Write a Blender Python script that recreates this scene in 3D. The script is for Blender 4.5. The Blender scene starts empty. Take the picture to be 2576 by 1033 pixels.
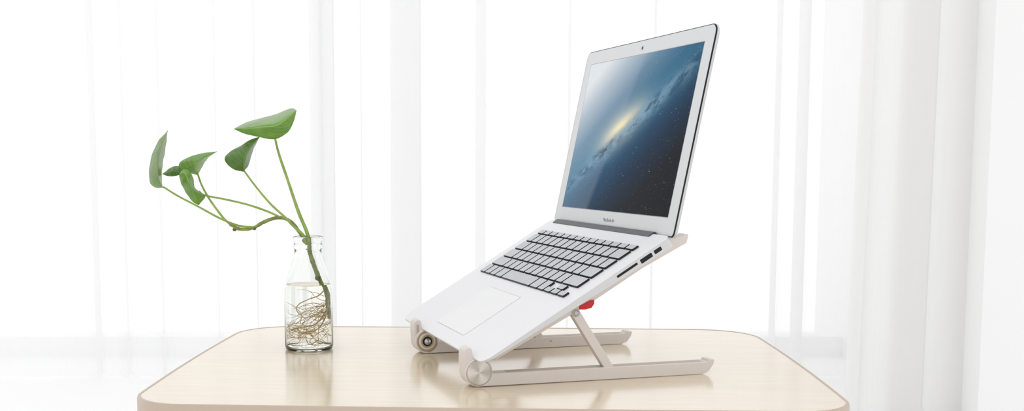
import bpy, bmesh, math, random
from mathutils import Vector, Matrix
C=bpy.context.scene.collection
sc=bpy.context.scene
sc.view_settings.view_transform='Standard'
random.seed(7)
rad=math.radians
# ------------------------------------------------------------------ camera solution (desk frame)
CX,CY,CZ=1.3225,-0.31564,0.21939
YAW,PIT=rad(73.843),rad(-5.6075)
F=2804.9; PX,PY=1288-143.9,516.5+164.39
TILT=rad(31.029); LID=rad(78.076); Z0=0.029068
XN,XF=0.29921,0.10034
T=0.27                      # height of the table top above the floor
cp,sp=math.cos(PIT),math.sin(PIT)
RZ=Matrix.Rotation(-YAW,4,'Z')
RZi=RZ.inverted()
def rayW(x,y):
    a=(x-PX)/F; b=(y-PY)/F
    return Vector((a,cp+b*sp,sp-b*cp))
CAMW=Vector((0,0,T+CZ))
def onY(x,y,Y):
    d=rayW(x,y); return CAMW+d*(Y/d.y)
def onZ(x,y,Z):
    d=rayW(x,y); return CAMW+d*((Z-CAMW.z)/d.z)
def S2W(s): return RZ@Vector((s[0]-CX,s[1]-CY,0))+Vector((0,0,T+s[2]))
def onSX(x,y,X):            # point on a vertical plane X=const of the stand frame, returned as (Y,Z) there
    d=RZi@rayW(x,y); c=Vector((CX,CY,CZ)); t=(X-c.x)/d.x; p=c+d*t
    return (p.y,p.z)
def toBase(yz):             # stand (Y,Z) -> laptop base (v,w)
    y,z=yz; z-=Z0
    return (y*math.cos(TILT)+z*math.sin(TILT), -y*math.sin(TILT)+z*math.cos(TILT))
# ------------------------------------------------------------------ materials
def mat(name,col,rough=.5,metal=0,spec=.5,**k):
    m=bpy.data.materials.new(name); m.use_nodes=True
    b=m.node_tree.nodes['Principled BSDF']
    b.inputs['Base Color'].default_value=(*col,1); b.inputs['Roughness'].default_value=rough
    b.inputs['Metallic'].default_value=metal; b.inputs['Specular IOR Level'].default_value=spec
    for kk,v in k.items(): b.inputs[kk.replace('_',' ')].default_value=v
    return m
def noisy(m,scale,amt,stretch=(1,1,1),bump=0):
    nt=m.node_tree; b=nt.nodes['Principled BSDF']
    tc=nt.nodes.new('ShaderNodeTexCoord'); mp=nt.nodes.new('ShaderNodeMapping'); n=nt.nodes.new('ShaderNodeTexNoise')
    mp.inputs['Scale'].default_value=stretch; n.inputs['Scale'].default_value=scale; n.inputs['Detail'].default_value=4
    nt.links.new(tc.outputs['Object'],mp.inputs[0]); nt.links.new(mp.outputs[0],n.inputs['Vector'])
    r=nt.nodes.new('ShaderNodeValToRGB'); c=b.inputs['Base Color'].default_value[:3]
    r.color_ramp.elements[0].position=.3; r.color_ramp.elements[1].position=.7
    r.color_ramp.elements[0].color=(*[x*(1-amt) for x in c],1); r.color_ramp.elements[1].color=(*[min(1,x*(1+amt)) for x in c],1)
    nt.links.new(n.outputs['Fac'],r.inputs[0]); nt.links.new(r.outputs[0],b.inputs['Base Color'])
    return m
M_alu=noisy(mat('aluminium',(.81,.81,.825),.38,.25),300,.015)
M_baseside_shade=mat('aluminium_side_shade',(.66,.66,.67),.35,.3)  # darker aluminium copy: shade on the side faces put into the colour
M_bezel=noisy(mat('bezel_aluminium',(.66,.67,.68),.4,.2),300,.012)
M_side=mat('aluminium_edge',(.62,.62,.63),.35,.6)
M_black=mat('black_plastic',(.010,.010,.012),.45,0,.3)
M_keysheen=noisy(mat('key_top_sheen',(.52,.54,.56),.4),120,.05)  # reflection on the black keys painted as grey tops
M_dark=mat('dark_hinge',(.07,.075,.085),.4)
M_groove=mat('groove',(.38,.38,.40),.5)
M_pad=mat('pad_glass',(.82,.82,.83),.25,.15)
M_plast=noisy(mat('cream_plastic',(.74,.685,.65),.42),60,.015)
M_plast2=mat('beige_ring',(.42,.33,.21),.4)
M_slot=mat('slot_shade',(.50,.44,.39),.5)  # shade inside the slots as a colour, also used on rings and rivet
M_steel=mat('steel',(.45,.45,.46),.18,1)
M_red=mat('red_rubber',(.62,.008,.012),.4)
M_white=noisy(mat('white_paint',(.95,.95,.95),.6),3,.01)
M_floor=noisy(mat('white_floor',(.95,.95,.95),.5),2,.012)
M_rim=mat('cream_edge_band',(.56,.45,.36),.4)
M_text=mat('grey_lettering',(.16,.16,.17),.5)
# brushed disc, its sheen painted as lighter and darker sectors
M_disc=mat('brushed_disc_sheen',(.66,.62,.58),.38,.45)
nt=M_disc.node_tree; b=nt.nodes['Principled BSDF']
tc=nt.nodes.new('ShaderNodeTexCoord'); sx=nt.nodes.new('ShaderNodeSeparateXYZ'); at=nt.nodes.new('ShaderNodeMath'); at.operation='ARCTAN2'
si=nt.nodes.new('ShaderNodeMath'); si.operation='MULTIPLY'; si.inputs[1].default_value=3; sn=nt.nodes.new('ShaderNodeMath'); sn.operation='SINE'
r=nt.nodes.new('ShaderNodeValToRGB'); r.color_ramp.elements[0].color=(.54,.50,.46,1); r.color_ramp.elements[1].color=(.80,.77,.73,1)
mr=nt.nodes.new('ShaderNodeMapRange'); mr.inputs[1].default_value=-1
nt.links.new(tc.outputs['Object'],sx.inputs[0]); nt.links.new(sx.outputs[1],at.inputs[0]); nt.links.new(sx.outputs[2],at.inputs[1])
nt.links.new(at.outputs[0],si.inputs[0]); nt.links.new(si.outputs[0],sn.inputs[0]); nt.links.new(sn.outputs[0],mr.inputs[0]); nt.links.new(mr.outputs[0],r.inputs[0]); nt.links.new(r.outputs[0],b.inputs['Base Color'])
# wood
M_wood=noisy(mat('pale_birch',(.76,.635,.455),.17,0,1,Coat_Weight=.6,Coat_Roughness=.14,Coat_IOR=1.7),9,.03,(1.2,14,1))
# glass / water
def glassmat(name,col,ior):
    m=bpy.data.materials.new(name); m.use_nodes=True; nt=m.node_tree; nt.nodes.clear()
    o=nt.nodes.new('ShaderNodeOutputMaterial'); g=nt.nodes.new('ShaderNodeBsdfGlass'); g.inputs[0].default_value=(*col,1); g.inputs['Roughness'].default_value=0; g.inputs['IOR'].default_value=ior
    nt.links.new(g.outputs[0],o.inputs[0]); return m
M_glass=glassmat('clear_glass',(.985,.99,.985),1.39)
M_water=glassmat('water',(1,.998,.985),1.15)
# leaf with veins drawn from its own uv map (x across the blade, y along it)
def leafmat(name,c1,c2,tr):
    m=bpy.data.materials.new(name); m.use_nodes=True; nt=m.node_tree; b=nt.nodes['Principled BSDF']; o=nt.nodes['Material Output']; N=nt.nodes.new
    def mt(op,a,b_=None,cl=False):
        n=N('ShaderNodeMath'); n.operation=op; n.use_clamp=cl
        for i,q in enumerate((a,b_)):
            if q is None: continue
            if isinstance(q,(int,float)): n.inputs[i].default_value=q
            else: nt.links.new(q,n.inputs[i])
        return n.outputs[0]
    tc=N('ShaderNodeTexCoord'); n=N('ShaderNodeTexNoise'); n.inputs['Scale'].default_value=60
    r=N('ShaderNodeValToRGB'); r.color_ramp.elements[0].position=.35; r.color_ramp.elements[1].position=.7
    r.color_ramp.elements[0].color=(*c1,1); r.color_ramp.elements[1].color=(*c2,1)
    nt.links.new(tc.outputs['Object'],n.inputs['Vector']); nt.links.new(n.outputs['Fac'],r.inputs[0])
    s=N('ShaderNodeSeparateXYZ'); nt.links.new(tc.outputs['UV'],s.inputs[0])
    ax=mt('ABSOLUTE',s.outputs[0])
    v=mt('SINE',mt('MULTIPLY',mt('SUBTRACT',s.outputs[1],mt('MULTIPLY',ax,.35)),62))
    v=mt('MULTIPLY',mt('SUBTRACT',v,.80),3,True)
    mid=mt('SUBTRACT',1,mt('MULTIPLY',ax,14),True)
    vv=mt('MULTIPLY',mt('MAXIMUM',mt('MULTIPLY',v,.6),mid),.8)
    mx0=N('ShaderNodeMix'); mx0.data_type='RGBA'; nt.links.new(vv,mx0.inputs[0]); nt.links.new(r.outputs[0],mx0.inputs[6]); mx0.inputs[7].default_value=(*[min(1,c*1.9) for c in c2],1)
    nt.links.new(mx0.outputs[2],b.inputs['Base Color'])
    b.inputs['Roughness'].default_value=.25; b.inputs['Coat Weight'].default_value=.5; b.inputs['Coat Roughness'].default_value=.2
    t=N('ShaderNodeBsdfTranslucent'); t.inputs[0].default_value=(*tr,1)
    mx=N('ShaderNodeMixShader'); mx.inputs[0].default_value=.42
    nt.links.new(b.outputs[0],mx.inputs[1]); nt.links.new(t.outputs[0],mx.inputs[2]); nt.links.new(mx.outputs[0],o.inputs[0]); return m
M_leaf=leafmat('green_leaf',(.15,.31,.055),(.27,.46,.11),(.46,.68,.12))
M_leafg=leafmat('grey_green_leaf',(.24,.37,.16),(.35,.48,.24),(.45,.60,.20))
M_leafd=leafmat('dark_leaf',(.09,.20,.035),(.16,.31,.065),(.28,.47,.07))
M_stem=noisy(mat('green_stem',(.27,.40,.08),.4),60,.25)
M_stem2=noisy(mat('brown_green_stem',(.27,.32,.08),.5),120,.35)
M_root=noisy(mat('tan_root',(.70,.47,.13),.5),200,.35)
M_node=mat('brown_node',(.17,.12,.04),.6)
# sheer cloth
def sheer(name,col,transp):
    m=bpy.data.materials.new(name); m.use_nodes=True; nt=m.node_tree; nt.nodes.clear(); N=nt.nodes.new
    o=N('ShaderNodeOutputMaterial'); d=N('ShaderNodeBsdfDiffuse'); t=N('ShaderNodeBsdfTranslucent'); tr=N('ShaderNodeBsdfTransparent')
    tc=N('ShaderNodeTexCoord'); mp=N('ShaderNodeMapping'); mp.inputs['Scale'].default_value=(60,60,4); n=N('ShaderNodeTexNoise'); n.inputs['Scale'].default_value=3; n.inputs['Detail'].default_value=6
    r=N('ShaderNodeValToRGB'); r.color_ramp.elements[0].color=(*[c*.975 for c in col],1); r.color_ramp.elements[1].color=(*col,1)
    nt.links.new(tc.outputs['Object'],mp.inputs[0]); nt.links.new(mp.outputs[0],n.inputs['Vector']); nt.links.new(n.outputs['Fac'],r.inputs[0])
    nt.links.new(r.outputs[0],d.inputs[0]); nt.links.new(r.outputs[0],t.inputs[0])
    a=N('ShaderNodeMixShader'); a.inputs[0].default_value=.55; nt.links.new(d.outputs[0],a.inputs[1]); nt.links.new(t.outputs[0],a.inputs[2])
    c=N('ShaderNodeMixShader'); c.inputs[0].default_value=transp; nt.links.new(a.outputs[0],c.inputs[1]); nt.links.new(tr.outputs[0],c.inputs[2]); nt.links.new(c.outputs[0],o.inputs[0]); return m
M_sheer=sheer('sheer_cloth',(.955,.956,.960),.40)
M_drape=sheer('drape_cloth',(.955,.952,.948),.15)
# ------------------------------------------------------------------ helpers
def link(name,bm,m,parent=None,smooth=True,bevel=0,auto=True):
    me=bpy.data.meshes.new(name); bmesh.ops.recalc_face_normals(bm,faces=bm.faces); bm.to_mesh(me); bm.free()
    for mm in (m if isinstance(m,(list,tuple)) else [m]): me.materials.append(mm)
    o=bpy.data.objects.new(name,me); C.objects.link(o)
    if parent is not None: o.parent=parent
    if smooth:
        me.polygons.foreach_set('use_smooth',[True]*len(me.polygons))
        if auto:
            try: me.set_sharp_from_angle(angle=rad(35))
            except Exception: pass
    if bevel:
        b=o.modifiers.new('bevel','BEVEL'); b.width=bevel; b.segments=3; b.limit_method='ANGLE'; b.angle_limit=rad(35); b.harden_normals=True
    return o
def empty(name,loc,rot=None,**k):
    o=bpy.data.objects.new(name,None); C.objects.link(o); o.location=loc
    if rot is not None: o.rotation_euler=rot
    for a,b in k.items(): o[a]=b
    return o
def rrect(x0,x1,y0,y1,r,n=8):
    P=[]
    rs=r if isinstance(r,(list,tuple)) else [r]*4
    for (cx,cy,a0,rr) in ((x1-rs[0],y0+rs[0],-90,rs[0]),(x1-rs[1],y1-rs[1],0,rs[1]),(x0+rs[2],y1-rs[2],90,rs[2]),(x0+rs[3],y0+rs[3],180,rs[3])):
        for i in range(n+1):
            a=rad(a0+90*i/n); P.append((cx+rr*math.cos(a),cy+rr*math.sin(a)))
    return P
def loft(loops,cap0=True,cap1=True):
    bm=bmesh.new(); L=[[bm.verts.new(p) for p in l] for l in loops]
    n=len(L[0])
    for a,b in zip(L,L[1:]):
        for i in range(n): bm.faces.new((a[i],a[(i+1)%n],b[(i+1)%n],b[i]))
    if cap0: bm.faces.new(L[0][::-1])
    if cap1: bm.faces.new(L[-1])
    return bm
def plate(x0,x1,y0,y1,r,z0,z1,ins=0,n=8):
    l=[[(x,y,z0) for x,y in rrect(x0,x1,y0,y1,r,n)]]
    if ins:
        l.append([(x,y,z1-ins) for x,y in rrect(x0,x1,y0,y1,r,n)])
        l.append([(x,y,z1) for x,y in rrect(x0+ins,x1-ins,y0+ins,y1-ins,max(r-ins,1e-4),n)])
    else: l.append([(x,y,z1) for x,y in rrect(x0,x1,y0,y1,r,n)])
    return loft(l)
def prism(poly,x0,x1):       # poly in (y,z), extruded along x
    return loft([[(x0,y,z) for y,z in poly],[(x1,y,z) for y,z in poly]])
def catmull(P,k=8):
    P=[Vector(p) for p in P]; Q=[P[0]*2-P[1]]+P+[P[-1]*2-P[-2]]; out=[]
    for i in range(1,len(Q)-2):
        a,b,c,d=Q[i-1:i+3]
        for j in range(k):
            t=j/k; out.append(.5*((2*b)+(c-a)*t+(2*a-5*b+4*c-d)*t*t+(3*b-a-3*c+d)*t**3))
    out.append(P[-1]); return out
def tube_into(bm,P,r0,r1=None,seg=8,wob=0):
    if r1 is None: r1=r0
    rings=[]; n=len(P); up=Vector((.3,1,.2)).normalized()
    for i,p in enumerate(P):
        t=(P[min(i+1,n-1)]-P[max(i-1,0)]).normalized(); s=t.cross(up).normalized(); u=s.cross(t)
        r=(r0+(r1-r0)*i/(n-1))*(1+wob*random.uniform(-1,1))
        rings.append([bm.verts.new(p+r*(math.cos(2*math.pi*k/seg)*s+math.sin(2*math.pi*k/seg)*u)) for k in range(seg)])
    for a,b in zip(rings,rings[1:]):
        for k in range(seg): bm.faces.new((a[k],a[(k+1)%seg],b[(k+1)%seg],b[k]))
    bm.faces.new(rings[0][::-1]); bm.faces.new(rings[-1])
def lathe(prof,seg=96):
    bm=bmesh.new(); R=[]
    for r,z in prof:
        if r<1e-6: R.append([bm.verts.new((0,0,z))])
        else: R.append([bm.verts.new((r*math.cos(2*math.pi*k/seg),r*math.sin(2*math.pi*k/seg),z)) for k in range(seg)])
    for a,b in zip(R,R[1:]):
        if len(a)==1 and len(b)==1: continue
        for k in range(seg):
            if len(a)==1: bm.faces.new((a[0],b[(k+1)%seg],b[k]))
            elif len(b)==1: bm.faces.new((a[k],a[(k+1)%seg],b[0]))
            else: bm.faces.new((a[k],a[(k+1)%seg],b[(k+1)%seg],b[k]))
    return bm
def discX(cy,cz,r,x0,x1,ins=.0006,seg=64):   # round plate, axis along x
    def ring(x,rr): return [(x,cy+rr*math.cos(2*math.pi*k/seg),cz+rr*math.sin(2*math.pi*k/seg)) for k in range(seg)]
    return loft([ring(x0,r),ring(x1-ins,r),ring(x1,r-ins)])
def struct(name,bm,m):
    o=link(name,bm,m,smooth=False); o['kind']='structure'; return o
def box(x0,x1,y0,y1,z0,z1): return loft([[(x0,y0,z0),(x1,y0,z0),(x1,y1,z0),(x0,y1,z0)],[(x0,y0,z1),(x1,y0,z1),(x1,y1,z1),(x0,y1,z1)]])
# ------------------------------------------------------------------ setting
struct('floor',box(-2.5,2.5,-1.0,3.2,-.05,0),M_floor)
YC,YD=2.5,2.12
xr=onY(2484,500,2.05).x
struct('wall_right',box(xr,xr+.9,2.05,3.0,0,2.4),M_white)
# window frame behind the curtains
wf=bmesh.new()
def addbox(bm,x0,x1,y0,y1,z0,z1):
    t=box(x0,x1,y0,y1,z0,z1); me=bpy.data.meshes.new('t'); t.to_mesh(me); t.free(); bm.from_mesh(me); bpy.data.meshes.remove(me)
addbox(wf,-1.9,xr,2.78,2.84,0,.05); addbox(wf,-1.9,xr,2.78,2.84,2.3,2.4)
for px in (-700,1022): 
    X=onY(px,500,2.8).x; addbox(wf,X-.033,X+.033,2.78,2.84,.05,2.3)
struct('window_1',wf,M_white)
def curtain(name,x0,x1,Y,folds,mt,z1,amp,seed,lean=0,step=(18,40)):
    rnd=random.Random(seed); pts=[]; x=x0
    def w(x): return amp*math.sin(x*.021+seed)+amp*.5*math.sin(x*.057+seed*2)
    for a,b in sorted(folds):
        while x<a-12: pts.append((x,w(x))); x+=rnd.uniform(*step)
        pts+=[(b-4,w(b)-.004),(b,w(b)+.002),(b-4,w(b)+.008),(a+4,w(b)+.012),(a,w(b)+.016),(a+4,w(b)+.021)]; x=b+14
    while x<x1: pts.append((x,w(x))); x+=rnd.uniform(*step)
    pts.append((x1,w(x1)))
    X=[Vector((onY(p,500,Y).x,Y+q,0)) for p,q in pts]; X=catmull(X,4)
    bm=bmesh.new(); rows=[]; zs=[.004]+[z1*i/14 for i in range(1,15)]; xm=onY(x0,500,Y).x
    for z in zs:
        k=z/z1
        rows.append([bm.verts.new((p.x-lean*(1-k)*max(0,1-(p.x-xm)/.25),Y+(p.y-Y)*(1+.25*(1-k)),z)) for p in X])
    for a,b in zip(rows,rows[1:]):
        for i in range(len(X)-1): bm.faces.new((a[i],a[i+1],b[i+1],b[i]))
    return link(name,bm,mt,smooth=True,auto=False)
c1=curtain('sheer_curtain',-260,2250,YC,[(218,240),(309,314),(402,406),(538,545),(642,647),(778,812),(804,842),(906,911),(985,1056),(1196,1220),(1429,1433),(1641,1644),(1948,1955),(2010,2030)],M_sheer,2.25,.008,3)
c1['label']='long white sheer curtain covering the window behind the table'; c1['category']='curtain'
c2=curtain('side_drape',2184,2480,YD,[(2200,2212),(2285,2350),(2395,2476)],M_drape,2.25,.006,5,lean=.03)
c2['label']='thicker white drape gathered in folds at the right beside the wall'; c2['category']='curtain'
# ------------------------------------------------------------------ table
tcx,tcy=.0410,1.221; ta,tb=.336,.246
tbl=empty('low_table',(tcx,tcy,0),(0,0,rad(-3.0)),label='low pale wooden table with rounded corners and a cream edge band',category='table')
def outline(ins,n=28):
    P=rrect(-ta+ins+.006,ta-ins-.006,-tb+ins+.004,tb-ins-.004,[.05-ins,.065-ins,.065-ins,.05-ins],n)
    Q=[]
    m=len(P)
    for i in range(m):      # subdivide straights
        a=P[i]; b_=P[(i+1)%m]; d=math.hypot(b_[0]-a[0],b_[1]-a[1]); k=max(1,int(d/.03))
        for j in range(k): Q.append((a[0]+(b_[0]-a[0])*j/k,a[1]+(b_[1]-a[1])*j/k))
    R=[]
    for x,y in Q:           # gentle outward bow of every side
        R.append((x*(1+.018*(1-(y/tb)**2)),y*(1+.016*(1-(x/ta)**2))))
    return R
th=.018
link('tabletop',loft([[(x,y,T-th+.002) for x,y in outline(.004)],[(x,y,T) for x,y in outline(.0032)]]),M_wood,tbl,smooth=False)
prof=[(.004,-.0005),(.0036,.0003),(.0022,.0006),(.0008,.0002),(0,-.002),(0,-th+.004),(.002,-th+.001),(.006,-th)]
link('edge_band',loft([[(x,y,T+z) for x,y in outline(i)] for i,z in prof],False,True),M_rim,tbl)
for s in (-1,1):
    bm=bmesh.new(); X=s*.24
    pts=[(X,-.17,T-th),(X,-.185,T-.06),(X,-.20,.04),(X,-.185,.012),(X,0,.009),(X,.185,.012),(X,.20,.04),(X,.185,T-.06),(X,.17,T-th)]
    tube_into(bm,catmull(pts,6),.009,seg=12); link('leg',bm,M_white,tbl)
# ------------------------------------------------------------------ laptop
lap=empty('laptop',S2W((0,0,Z0)),(TILT,0,-YAW),label='open silver laptop resting tilted on the folding stand',category='laptop')
lap.rotation_euler=(RZ@Matrix.Rotation(TILT,4,'X')).to_euler()
WD,DP=.325,.227
def dep(v): return .0022+.0088*max(0,min(1,v/DP))**.8
o0=rrect(.0005,WD-.0005,.0005,DP-.0005,[.012,.006,.006,.016],8); o1=rrect(0,WD,0,DP,[.012,.006,.006,.016],8); o2=rrect(.004,WD-.004,.003,DP-.003,[.010,.005,.005,.014],8)
def subd(P):
    Q=[]
    for i in range(len(P)):
        a=P[i]; b_=P[(i+1)%len(P)]; k=max(1,int(math.hypot(b_[0]-a[0],b_[1]-a[1])/.02))
        for j in range(k): Q.append((i,j/k))
    return Q
key=subd(o1)
def ev(P,key): return [(P[i][0]+(P[(i+1)%len(P)][0]-P[i][0])*t,P[i][1]+(P[(i+1)%len(P)][1]-P[i][1])*t) for i,t in key]
e0,e1,e2=ev(o0,key),ev(o1,key),ev(o2,key)
bb=loft([[(x,y,-dep(y)-.0015) for x,y in e2],[(x,y,-dep(y)) for x,y in e1],[(x,y,-.0006) for x,y in e1],[(x,y,0) for x,y in e0]])
bb.normal_update()
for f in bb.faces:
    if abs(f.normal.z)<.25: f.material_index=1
base=link('base',bb,[M_alu,M_baseside_shade],lap)
# trackpad
link('trackpad_groove',plate(.1098,.2152,.0172,.0914,.003,-.0005,.00012),M_groove,base,smooth=False)
link('trackpad',plate(.1102,.2148,.0176,.0910,.0027,-.0005,.00025,.0001),M_pad,base)
# keys
kx0,kx1,kv0,kv1=.1625-.1377,.1625+.1377,.1077,.2040
U=(kx1-kx0)/14.5; rowp=(kv1-kv0)/5.56; G=.0014
def keyobj(x0,x1,y0,y1):
    x0+=G;x1-=G;y0+=G*.9;y1-=G*.9
    bm=bmesh.new()
    L=[[bm.verts.new((x,y,z)) for x,y in rrect(x0-e,x1+e,y0-e,y1+e,.0014,3)] for z,e in ((-.0004,.0006),(.0003,.0006),(.0017,0.0002),(.0020,-.0001))]
    n=len(L[0])
    for a,b_ in zip(L,L[1:]):
        for i in range(n): bm.faces.new((a[i],a[(i+1)%n],b_[(i+1)%n],b_[i]))
    f=bm.faces.new(L[-1]); f.material_index=1; bm.faces.new(L[0][::-1])
    link('key',bm,[M_black,M_keysheen],base,smooth=False)
rows=[([14.5/14]*14,.56),([1]*13+[1.5],1),([1.5]+[1]*13,1),([1.75]+[1]*11+[1.75],1),([2.25]+[1]*10+[2.25],1),([1,1,1,1.25,5,1.25,1],1)]
y=kv1
for ws,h in rows:
    x=kx0; y0=y-h*rowp
    for w_ in ws: keyobj(x,x+w_*U,y0,y); x+=w_*U
    if h==1 and len(ws)==7:
        ym=(y0+y)/2
        keyobj(x,x+U,y0,ym+G*.5); keyobj(x+U,x+2*U,y0,ym+G*.5); keyobj(x+U,x+2*U,ym-G*.5,y); keyobj(x+2*U,x+3*U,y0,ym+G*.5)
    y=y0
# ports on the right side face
def port(pa,pb,w0,w1,nm):
    va=toBase(onSX(*pa,WD))[0]; vb=toBase(onSX(*pb,WD))[0]
    link(nm,prism([(p,q) for p,q in rrect(va,vb,w0,w1,.0006,3)],WD-.001,WD+.00015),M_black,base,smooth=False)
port((1549,690),(1601,657),-.0060,-.0036,'card_slot'); port((1609,653),(1637,633),-.0078,-.0034,'socket'); port((1644,631),(1661,618),-.0075,-.0035,'socket')
# hinge bar
bm=prism([(v,w) for v,w in rrect(.2205,.2300,-.009,.0012,.0022,4)],.020,.289)
link('hinge_cover',bm,M_dark,lap)
# lid
A=LID-TILT; HV,HW=.22898,-.0036935; LH=.21628
M_l=[[(x,y,z) for x,y in rrect(i,WD-i,0+i,LH-i,[.006,.0105,.0105,.006],10)] for i,z in ((.004,-.0052),(.0015,-.0047),(.0002,-.0036),(0,-.0012))]
lid=link('lid',loft(M_l),M_side,lap); lid.location=(0,HV,HW); lid.rotation_euler=(A,0,0)
link('gasket',loft([[(x,y,z) for x,y in rrect(i,WD-i,i,LH-i,[.0055,.010,.010,.0055],10)] for i,z in ((.0003,-.0013),(.0003,-.0004),(.0006,0))]),M_black,lid)
link('bezel',loft([[(x,y,z) for x,y in rrect(i,WD-i,i,LH-i,[.0045,.0092,.0092,.0045],10)] for i,z in ((.0013,-.0006),(.0013,.0001),(.0015,.0002))]),M_bezel,lid)
D0=(.0195,.019867); D1=(.3055,.198867)
link('display_border',plate(D0[0]-.0007,D1[0]+.0007,D0[1]-.0007,D1[1]+.0007,.0004,-.0001,.00028),M_groove,lid,smooth=False)
# display picture with screen glare painted in
ms=bpy.data.materials.new('space_picture_glare'); ms.use_nodes=True; nt=ms.node_tree; bs=nt.nodes['Principled BSDF']
def mth(op,a,b=None,c=None,clamp=False):
    n=nt.nodes.new('ShaderNodeMath'); n.operation=op; n.use_clamp=clamp
    for i,q in enumerate((a,b,c)):
        if q is None: continue
        if isinstance(q,(int,float)): n.inputs[i].default_value=q
        else: nt.links.new(q,n.inputs[i])
    return n.outputs[0]
def mixc(f,a,b,mode='MIX'):
    n=nt.nodes.new('ShaderNodeMix'); n.data_type='RGBA'; n.blend_type=mode; n.clamp_factor=True
    for i,q in ((0,f),(6,a),(7,b)):
        if isinstance(q,(int,float)): n.inputs[i].default_value=q
        elif isinstance(q,tuple): n.inputs[i].default_value=(*q,1)
        else: nt.links.new(q,n.inputs[i])
    return n.outputs[2]
uv=nt.nodes.new('ShaderNodeTexCoord').outputs['UV']
sp_=nt.nodes.new('ShaderNodeSeparateXYZ'); nt.links.new(uv,sp_.inputs[0]); ux,uy=sp_.outputs[0],sp_.outputs[1]
def noise(sc_,det=10,ro=.65,vec=None):
    nz=nt.nodes.new('ShaderNodeTexNoise'); nz.inputs['Scale'].default_value=sc_; nz.inputs['Detail'].default_value=det; nz.inputs['Roughness'].default_value=ro; nt.links.new(vec or uv,nz.inputs['Vector']); return nz.outputs['Fac']
# coordinates along / across the star band
dx=mth('SUBTRACT',ux,.447); dy=mth('SUBTRACT',uy,.53)
s_=mth('ADD',mth('MULTIPLY',dx,-.62),mth('MULTIPLY',dy,.785)); l_=mth('ADD',mth('MULTIPLY',dx,.785),mth('MULTIPLY',dy,.62))
cb=nt.nodes.new('ShaderNodeCombineXYZ'); nt.links.new(mth('MULTIPLY',l_,.45),cb.inputs[0]); nt.links.new(s_,cb.inputs[1])
nf=noise(16,12,.7,cb.outputs[0]); nb=noise(5,3,.5)
s2=mth('ADD',s_,mth('MULTIPLY',mth('SUBTRACT',nb,.5),.06))
def gauss(a,wa,b=None,wb=1):
    q=mth('MULTIPLY',mth('MULTIPLY',a,a),-1/wa)
    if b is not None: q=mth('ADD',q,mth('MULTIPLY',mth('MULTIPLY',b,b),-1/wb))
    return mth('EXPONENT',q)
g=mth('ADD',mth('SUBTRACT',mth('MULTIPLY',uy,.62),mth('MULTIPLY',ux,.62)),.5)
rp=nt.nodes.new('ShaderNodeValToRGB'); nt.links.new(g,rp.inputs[0]); cr=rp.color_ramp
cr.elements[0].position=.0; cr.elements[0].color=(.001,.002,.004,1); cr.elements[1].position=1; cr.elements[1].color=(.74,.77,.80,1)  # pale upper end is glare haze painted at the top left
for p_,c_ in ((.14,(.001,.004,.010)),(.28,(.002,.020,.052)),(.44,(.005,.062,.135)),(.57,(.022,.12,.22)),(.72,(.12,.23,.34)),(.86,(.38,.46,.54))):
    e=cr.elements.new(p_); e.color=(*c_,1)
col=rp.outputs[0]
glare_wedge=mth('SUBTRACT',mth('ADD',mth('MULTIPLY',uy,.27),.27),ux)  # lighter left part: screen reflection painted into the picture
glare_f=mth('MULTIPLY',mth('ADD',mth('MULTIPLY',glare_wedge,25),.5,clamp=True),.12)
col=mixc(glare_f,col,(.50,.60,.68))
halo=mth('MULTIPLY',gauss(s2,.009,l_,.26),.52); col=mixc(halo,col,(.10,.32,.48))
warm=mth('MULTIPLY',gauss(mth('SUBTRACT',s_,.02),.008,l_,.040),.60); col=mixc(warm,col,(.78,.74,.58))
core=mth('MULTIPLY',gauss(mth('SUBTRACT',s_,.012),.0014,l_,.016),.9); col=mixc(core,col,(1,.86,.50))
clump=mth('MULTIPLY',mth('SUBTRACT',nf,.42),8,clamp=True)
neb=mth('MULTIPLY',mth('MULTIPLY',gauss(mth('ADD',s2,.040),.0022,l_,.46),clump),.85); col=mixc(neb,col,(.20,.34,.46))
clump2=mth('MULTIPLY',mth('SUBTRACT',.54,nf),9,clamp=True)
dst=mth('MULTIPLY',mth('MULTIPLY',gauss(mth('ADD',s2,.038),.0012,l_,.40),clump2),.85); col=mixc(dst,col,(.012,.05,.10))
for sc_,th_ in ((60,.08),(34,.060),(15,.042)):
    vo=nt.nodes.new('ShaderNodeTexVoronoi'); vo.inputs['Scale'].default_value=sc_
    mp=nt.nodes.new('ShaderNodeMapping'); mp.inputs['Scale'].default_value=(1.6,1,1); mp.inputs['Location'].default_value=(sc_*.37,sc_*.11,0); nt.links.new(uv,mp.inputs[0]); nt.links.new(mp.outputs[0],vo.inputs['Vector'])
    sepc=nt.nodes.new('ShaderNodeSeparateXYZ'); nt.links.new(vo.outputs['Color'],sepc.inputs[0])
    pick=mth('GREATER_THAN',sepc.outputs[0],.55)
    st=mth('MULTIPLY',mth('MULTIPLY',mth('LESS_THAN',vo.outputs['Distance'],th_),pick),mth('ADD',mth('MULTIPLY',sepc.outputs[1],.5),.35)); col=mixc(st,col,(.80,.90,1))
bs.inputs['Base Color'].default_value=(.004,.004,.004,1); bs.inputs['Roughness'].default_value=.15; bs.inputs['Specular IOR Level'].default_value=.04
nt.links.new(col,bs.inputs['Emission Color']); bs.inputs['Emission Strength'].default_value=1
bm=bmesh.new(); vs=[bm.verts.new(p) for p in ((D0[0],D0[1],.0003),(D1[0],D0[1],.0003),(D1[0],D1[1],.0003),(D0[0],D1[1],.0003))]
f=bm.faces.new(vs); ul=bm.loops.layers.uv.new('UVMap')
for lp,q in zip(f.loops,((0,0),(1,0),(1,1),(0,1))): lp[ul].uv=q
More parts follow.
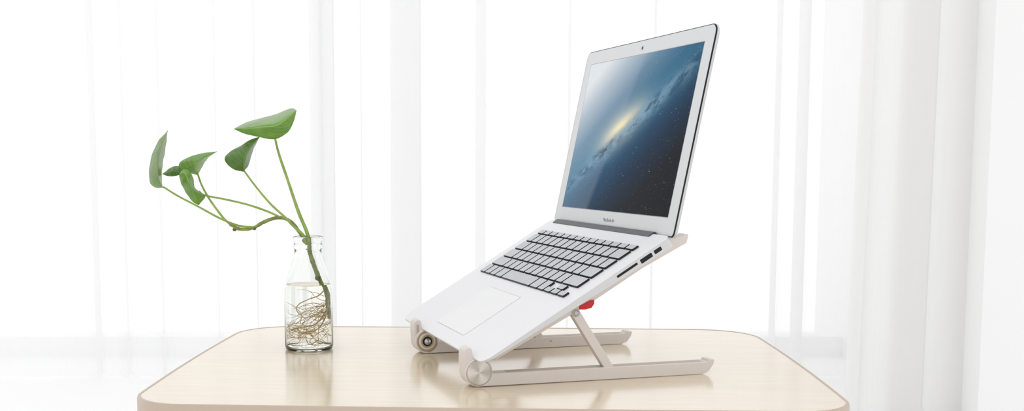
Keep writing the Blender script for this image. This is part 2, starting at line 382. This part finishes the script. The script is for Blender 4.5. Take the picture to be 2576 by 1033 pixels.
me=bpy.data.meshes.new('display'); bm.to_mesh(me); bm.free(); me.materials.append(ms); o=bpy.data.objects.new('display',me); C.objects.link(o); o.parent=lid
# webcam
def discZ(x,y,r,z0,z1,seg=32): return loft([[(x+r*math.cos(2*math.pi*k/seg),y+r*math.sin(2*math.pi*k/seg),z) for k in range(seg)] for z in (z0,z1)])
wc=link('webcam',discZ(.1605,.2065,.0026,0,.0004),M_groove,lid,smooth=False); link('lens',discZ(.1605,.2065,.0014,0,.0005),M_black,lid,smooth=False)
cu=bpy.data.curves.new('lettering','FONT'); cu.body='MacBook Air'; cu.size=.0056; cu.align_x='CENTER'; cu.align_y='CENTER'
tmp=bpy.data.objects.new('tmp',cu); C.objects.link(tmp); bpy.context.view_layer.update()
me=bpy.data.meshes.new_from_object(tmp.evaluated_get(bpy.context.evaluated_depsgraph_get())); bpy.data.objects.remove(tmp)
me.materials.clear(); me.materials.append(M_text); o=bpy.data.objects.new('lettering',me); C.objects.link(o); o.parent=lid; o.location=(.1655,.0096,.00035)
# ------------------------------------------------------------------ stand
st=empty('laptop_stand',S2W((0,0,0)),(0,0,-YAW),label='cream folding laptop stand with round hinge caps holding the laptop',category='laptop stand')
TH=.016
def N(x,y): return onSX(x,y,XN)
dc=N(1205,937); dcy,dcz=dc[0],.0145
ye=N(1797,925)[0]
ct,stt=math.cos(TILT),math.sin(TILT)
def fromBase(v,w): return (v*ct-w*stt, Z0+v*stt+w*ct)
tip=toBase(N(1735,590)); vt=tip[0]
la=toBase(N(1480,768)); lb=toBase(N(1620,674))
sb=N(1540,914); sb=(sb[0],.008); stp=N(1450,787)
for X1 in (XN,XF):
    X0=X1-TH; near=(X1==XN)
    # foot bar : channel painted as a shade strip, with an upturned end
    P=[(dcy,.0005),(ye-.014,.0),(ye-.006,.003),(ye-.001,.0100),(ye,.0140),(ye,.0150),(ye-.006,.0150),(ye-.008,.0127),(dcy,.0128)]
    bar=link('foot_bar',prism(P,X0,X1),M_plast,st,bevel=.0008)
    link('channel_shade',box(X0+.003,X1-.003,dcy+.03,ye-.012,.0120,.0130),M_slot,bar,smooth=False)
    # support arm under the laptop
    P=[fromBase(.004,-.0052),fromBase(.227,-.0128),fromBase(.238,-.0122),fromBase(vt-.010,tip[1]+.0035),fromBase(vt-.003,tip[1]+.0030),fromBase(vt,tip[1]),fromBase(vt-.006,tip[1]-.0062),fromBase(*lb),fromBase(*la),fromBase(.02,-.0150)]
    arm=link('support_arm',prism(P,X0+.001,X1-.002),M_plast,st,bevel=.0008)
    # strut
    d=Vector((stp[0]-sb[0],stp[1]-sb[1])).normalized()
    a=Vector(sb); c=Vector(stp); P=[]
    for cen,s0 in ((a,180),(c,0)):
        base_a=math.atan2(d.y,d.x)
        for i in range(9):
            t=base_a+rad(-90+s0+180*i/8); P.append((cen.x+.0045*math.cos(t),cen.y+.0045*math.sin(t)))
    s=link('strut',prism(P,X0+.0055,X1-.0012),M_plast,st,bevel=.0006)
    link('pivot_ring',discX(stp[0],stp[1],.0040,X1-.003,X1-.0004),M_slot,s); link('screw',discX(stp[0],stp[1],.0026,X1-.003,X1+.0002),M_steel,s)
    # red rubber pad
    if near:
        P=[N(*q) for q in ((1459,770),(1474,762),(1487,755),(1495,754),(1495,763),(1488,774),(1472,778),(1459,778))]
        link('rubber_pad',prism(P,X1-.010,X1+.0005),M_red,st,bevel=.0005)['label']='bright red rubber tab'
    # hinge drum
    dr=link('hinge_drum',discX(dcy,dcz,.0142,X0-.004,X1,.001),M_plast,st)
    # front hook
    hz=fromBase(0,.0115)[1]
    P=[(dcy-.0142,dcz-.002),(dcy-.0152,dcz+.010),(dcy-.0150,hz-.005),(dcy-.0138,hz-.0015),(dcy-.0115,hz),(dcy-.0080,hz+.0003),(dcy-.0062,hz-.002),(dcy-.0052,hz-.010),(dcy-.001,dcz+.0145),(dcy+.005,dcz+.0120),(dcy+.004,dcz)]
    hk=link('front_hook',prism(P,X0-.004,X1-.002),M_plast,st,bevel=.0012)
    if near:
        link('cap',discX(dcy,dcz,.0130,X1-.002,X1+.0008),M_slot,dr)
        cpo=link('cap_disc',discX(0,0,.0120,-.002,.0012,.0004),M_disc,dr); cpo.location=(X1,dcy,dcz)
    else:
        link('ring',discX(dcy,dcz,.0122,X1-.002,X1+.0006),M_plast2,dr); link('ring',discX(dcy,dcz,.0098,X1-.002,X1+.0010),M_plast,dr)
        link('ring',discX(dcy,dcz,.0078,X1-.002,X1+.0014),M_plast2,dr); link('ring',discX(dcy,dcz,.0058,X1-.002,X1+.0018),M_black,dr)
        bm=bmesh.new(); bmesh.ops.create_uvsphere(bm,u_segments=24,v_segments=16,radius=.0042); bmesh.ops.translate(bm,verts=bm.verts,vec=(X1+.0018,dcy,dcz)); link('screw',bm,M_steel,dr)
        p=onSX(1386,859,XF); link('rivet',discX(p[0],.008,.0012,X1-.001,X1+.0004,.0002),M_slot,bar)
        # shade-coloured plate standing for a slot in the hook's outer cheek
        link('hook_slot_shade',prism([(dcy-.0120,dcz+.004),(dcy-.0120,hz-.006),(dcy-.0105,hz-.0045),(dcy-.0088,hz-.006),(dcy-.0086,dcz+.010)],X1-.004,X1-.0018),M_slot,hk,smooth=False)
bm=bmesh.new(); tube_into(bm,[Vector((XF-.008,stp[0],stp[1])),Vector((XN-.008,stp[0],stp[1]))],.003,seg=16); link('cross_rod',bm,M_plast,st)
# ------------------------------------------------------------------ bottle
bw=onZ(778,876,T); YB=bw.y
bot=empty('glass_bottle',(bw.x,YB,T),None,label='small clear glass milk bottle half full of water on the table',category='bottle')
prof=[(0,.0015),(.020,.001),(.0255,0),(.0275,.0012),(.0283,.005),(.0283,.066),(.0280,.0715),(.0268,.0775),(.0240,.087),(.0205,.096),(.0172,.105),(.0160,.110),(.0157,.117),(.0170,.1185),(.0173,.1205),(.0165,.1228),(.0160,.1245),(.0160,.1262),(.0170,.1282),(.0174,.1300),(.0172,.1318),(.0163,.1327),
 (.0152,.1325),(.0146,.1312),(.0146,.125),(.0145,.112),(.0158,.105),(.0191,.096),(.0227,.087),(.0256,.0775),(.0269,.0710),(.0272,.066),(.0272,.006),(.0262,.0035),(.0240,.0028),(0,.0028)]
link('glass',lathe(prof),M_glass,bot,auto=False)
wl=.0768
link('water',lathe([(0,.0030),(.0238,.0030),(.0260,.0038),(.0269,.0062),(.0269,.066),(.0266,.0708),(.0255,wl-.0006),(.0256,wl),(.0244,wl-.0006),(0,wl-.0006)]),M_water,bot,auto=True)
# ------------------------------------------------------------------ plant
pl=empty('pothos_cutting',(bw.x,YB,T+.005),None,label='green heart-leaved vine cutting with bare roots standing in the glass bottle',category='plant')
O=Vector((bw.x,YB,T+.005))
def P3(x,y,dy=0): return onY(x,y,YB+dy)-O
def stem(pts,r0,r1,m=None,wob=0.04):
    bm=bmesh.new(); tube_into(bm,catmull([P3(*p) for p in pts],8),r0,r1,10,wob); return link('stem',bm,m or M_stem,pl,auto=False)
stem([(824,800,0.004),(819,770,.004),(818,745,.004),(812,722,.003),(803,700,0),(790,668,0),(780,635,0),(777,600,0)],.0026,.0028,M_stem2,.12)
stem([(777,604,0),(770,578,0),(750,530,0),(723,450,.003),(702,388,.006),(692,348,.010)],.0024,.0012)
stem([(772,612,0),(762,590,-.002),(742,572,-.004),(718,547,-.006),(680,512,-.008),(642,467,-.006),(613,428,-.004)],.0018,.0010)
stem([(774,618,.002),(756,588,.004),(735,560,.006),(712,548,.008),(688,549,.006),(660,560,.002),(636,573,0),(604,576,-.004),(578,563,-.008)],.0022,.0019,M_stem2,.12)
stem([(600,576,-.004),(570,556,-.010),(548,530,-.012),(524,496,-.010),(506,462,-.006),(496,432,-.004)],.0015,.0010)
stem([(640,571,0),(600,567,-.010),(552,548,-.02),(500,520,-.024),(450,494,-.024),(411,470,-.02)],.0013,.0010)
stem([(712,549,.008),(672,531,.004),(622,514,-.004),(566,501,-.010),(516,491,-.016),(500,480,-.018)],.0013,.0010)
def leaf(lo,mi,up,m=M_leaf,k=6):
    def res(P,cnt=33):
        Q=catmull([P3(*p) for p in P],12); L=[0]
        for a,b_ in zip(Q,Q[1:]): L.append(L[-1]+(b_-a).length)
        out=[];j=0
        for i in range(cnt):
            t=L[-1]*i/(cnt-1)
            while j<len(L)-2 and L[j+1]<t: j+=1
            f=(t-L[j])/max(1e-9,L[j+1]-L[j]); out.append(Q[j].lerp(Q[j+1],min(1,f)))
        return out
    a,b_,c=res(lo),res(mi),res(up); bm=bmesh.new(); G_=[]; n=len(a)
    ul=bm.loops.layers.uv.new('UVMap'); UVs={}
    for i in range(n):
        row=[]
        rip=.0009*math.sin(i*.9)
        for j in range(k+1): 
            t=j/k; p=a[i].lerp(b_[i],t); bul=math.sin(math.pi*t)*(a[i]-b_[i]).length*.05
            v=bm.verts.new(p+Vector((0,-bul+rip*(1-t),bul*.4))); UVs[v]=(t-1,i/(n-1)); row.append(v)
        for j in range(1,k+1):
            t=j/k; p=b_[i].lerp(c[i],t); bul=math.sin(math.pi*t)*(c[i]-b_[i]).length*.05
            v=bm.verts.new(p+Vector((0,-bul-rip*t,bul*.4))); UVs[v]=(t,i/(n-1)); row.append(v)
        G_.append(row)
    for r0,r1 in zip(G_,G_[1:]):
        for j in range(len(r0)-1):
            f=bm.faces.new((r0[j],r0[j+1],r1[j+1],r1[j]))
            for lp in f.loops: lp[ul].uv=UVs[lp.vert]
    bmesh.ops.remove_doubles(bm,verts=bm.verts,dist=1e-5)
    o=link('leaf',bm,m,pl,auto=False); s=o.modifiers.new('thick','SOLIDIFY'); s.thickness=.0004
    return o
leaf([(588,324,.012),(612,335,.008),(645,343,.008),(690,350,.010),(722,334,.012),(738,308,.016),(746,277,.022)],
     [(588,324,.012),(625,323,.004),(665,319,.002),(695,315,.004),(722,298,.012),(746,277,.022)],
     [(588,324,.012),(618,308,.05),(655,297,.075),(690,288,.08),(715,278,.07),(735,272,.05),(746,277,.022)])
leaf([(612,431,-.004),(590,426,-.010),(572,413,-.010),(566,397,-.008),(580,381,-.002),(604,368,.004),(630,352,.008),(652,345,.010)],
     [(612,431,-.004),(614,405,-.014),(624,378,-.008),(652,345,.010)],
     [(612,431,-.004),(624,416,.004),(630,396,.014),(638,372,.018),(652,345,.010)],M_leafd)
leaf([(410,472,-.02),(390,471,-.026),(376,455,-.026),(376,420,-.026),(382,390,-.026),(398,355,-.022),(422,328,-.012)],
     [(410,472,-.02),(399,448,-.036),(397,410,-.042),(404,372,-.036),(422,328,-.012)],
     [(410,472,-.02),(407,450,-.016),(409,415,-.014),(416,375,-.012),(422,328,-.012)],M_leafg)
leaf([(496,440,-.004),(470,433,-.010),(450,424,-.012),(454,407,-.010),(475,395,-.006),(508,385,0),(546,381,.012)],
     [(496,440,-.004),(490,420,-.018),(505,402,-.016),(546,381,.012)],
     [(496,440,-.004),(504,428,.004),(514,410,.010),(526,395,.014),(546,381,.012)])
leaf([(458,424,-.014),(451,440,-.020),(456,462,-.024),(470,488,-.028),(486,508,-.026),(500,516,-.022)],
     [(458,424,-.014),(470,445,-.032),(482,475,-.038),(500,516,-.022)],
     [(458,424,-.014),(476,426,-.018),(486,448,-.022),(492,474,-.024),(516,492,-.02),(500,516,-.022)])
leaf([(408,438,-.004),(425,443,-.006),(442,442,-.010),(470,434,-.008)],[(408,438,-.004),(430,433,-.008),(470,428,-.008)],[(408,438,-.004),(428,422,0),(446,417,0),(470,424,-.004)],M_leafd)
for (x,y,dy,r) in ((590,577,-.004,.0022),(640,574,0,.0022),(734,562,.004,.0024),(770,598,0,.0026),(800,698,0,.0036)):
    bm=bmesh.new(); bmesh.ops.create_icosphere(bm,subdivisions=2,radius=r)
    for v_ in bm.verts: v_.co=v_.co*random.uniform(.85,1.1)+P3(x,y,dy)
    link('node',bm,M_node,pl)
# roots
bm=bmesh.new(); R_=.0235
def inside(p):
    q=math.hypot(p.x,p.y)
    if q>R_: p.x*=R_/q; p.y*=R_/q
    p.z=max(.0003,min(.063,p.z)); return p
for i in range(110):
    z=random.uniform(.030,.058)
    if i<25: p=Vector((.017+random.uniform(-.003,.002),.004+random.uniform(-.003,.003),z)); ang=math.pi+random.uniform(-.9,.9)
    else: p=Vector((random.uniform(-.021,.021),random.uniform(-.018,.016),random.choice((random.uniform(.001,.028),random.uniform(.004,.045))))); ang=random.uniform(0,6.28)
    el=random.uniform(-.7,.3); P=[inside(p.copy())]
    for k in range(random.randint(5,10)):
        ang+=random.uniform(-.6,.6); el=max(-1.0,min(.5,el+random.uniform(-.45,.45))); 
        p=p+Vector((math.cos(ang)*math.cos(el),math.sin(ang)*math.cos(el),math.sin(el)))*.0050; p=inside(p)
        if (p-P[-1]).length>.0012: P.append(p.copy())
    if len(P)>3:
        tube_into(bm,catmull(P,4),random.uniform(.00024,.00042),.00014,5,.2)
for pts in ([(.018,.004,.066),(.010,0,.058),(0,-.004,.054),(-.010,-.004,.048),(-.012,0,.040),(-.004,.004,.030)],[(.019,.003,.06),(.020,.001,.045),(.017,-.004,.03),(.008,-.006,.018),(-.005,-.008,.015)],[(.018,.004,.04),(.006,.002,.024),(-.012,-.004,.020),(-.018,.004,.016)]):
    tube_into(bm,catmull([Vector(p) for p in pts],6),.0008,.0004,7,.15)
link('roots',bm,M_root,pl,auto=False)['kind']='stuff'
# ------------------------------------------------------------------ light
w=bpy.data.worlds.new('world'); sc.world=w; w.use_nodes=True; nt=w.node_tree; bg=nt.nodes['Background']
tc=nt.nodes.new('ShaderNodeTexCoord'); sx=nt.nodes.new('ShaderNodeSeparateXYZ'); mr=nt.nodes.new('ShaderNodeMapRange')
nt.links.new(tc.outputs['Generated'],sx.inputs[0]); nt.links.new(sx.outputs[1],mr.inputs[0])
mr.inputs[1].default_value=-.4; mr.inputs[2].default_value=.6; mr.inputs[3].default_value=1.02; mr.inputs[4].default_value=1.19
nt.links.new(mr.outputs[0],bg.inputs['Strength']); bg.inputs[0].default_value=(1,1,1,1)
# ------------------------------------------------------------------ camera
cam=bpy.data.cameras.new('camera'); co=bpy.data.objects.new('camera',cam); C.objects.link(co); co.location=CAMW; co.rotation_euler=(math.pi/2+PIT,0,0)
cam.sensor_width=36; cam.lens=F/2576*36; cam.shift_x=(1288-PX)/2576; cam.shift_y=-(516.5-PY)/2576; cam.clip_start=.01
sc.camera=co
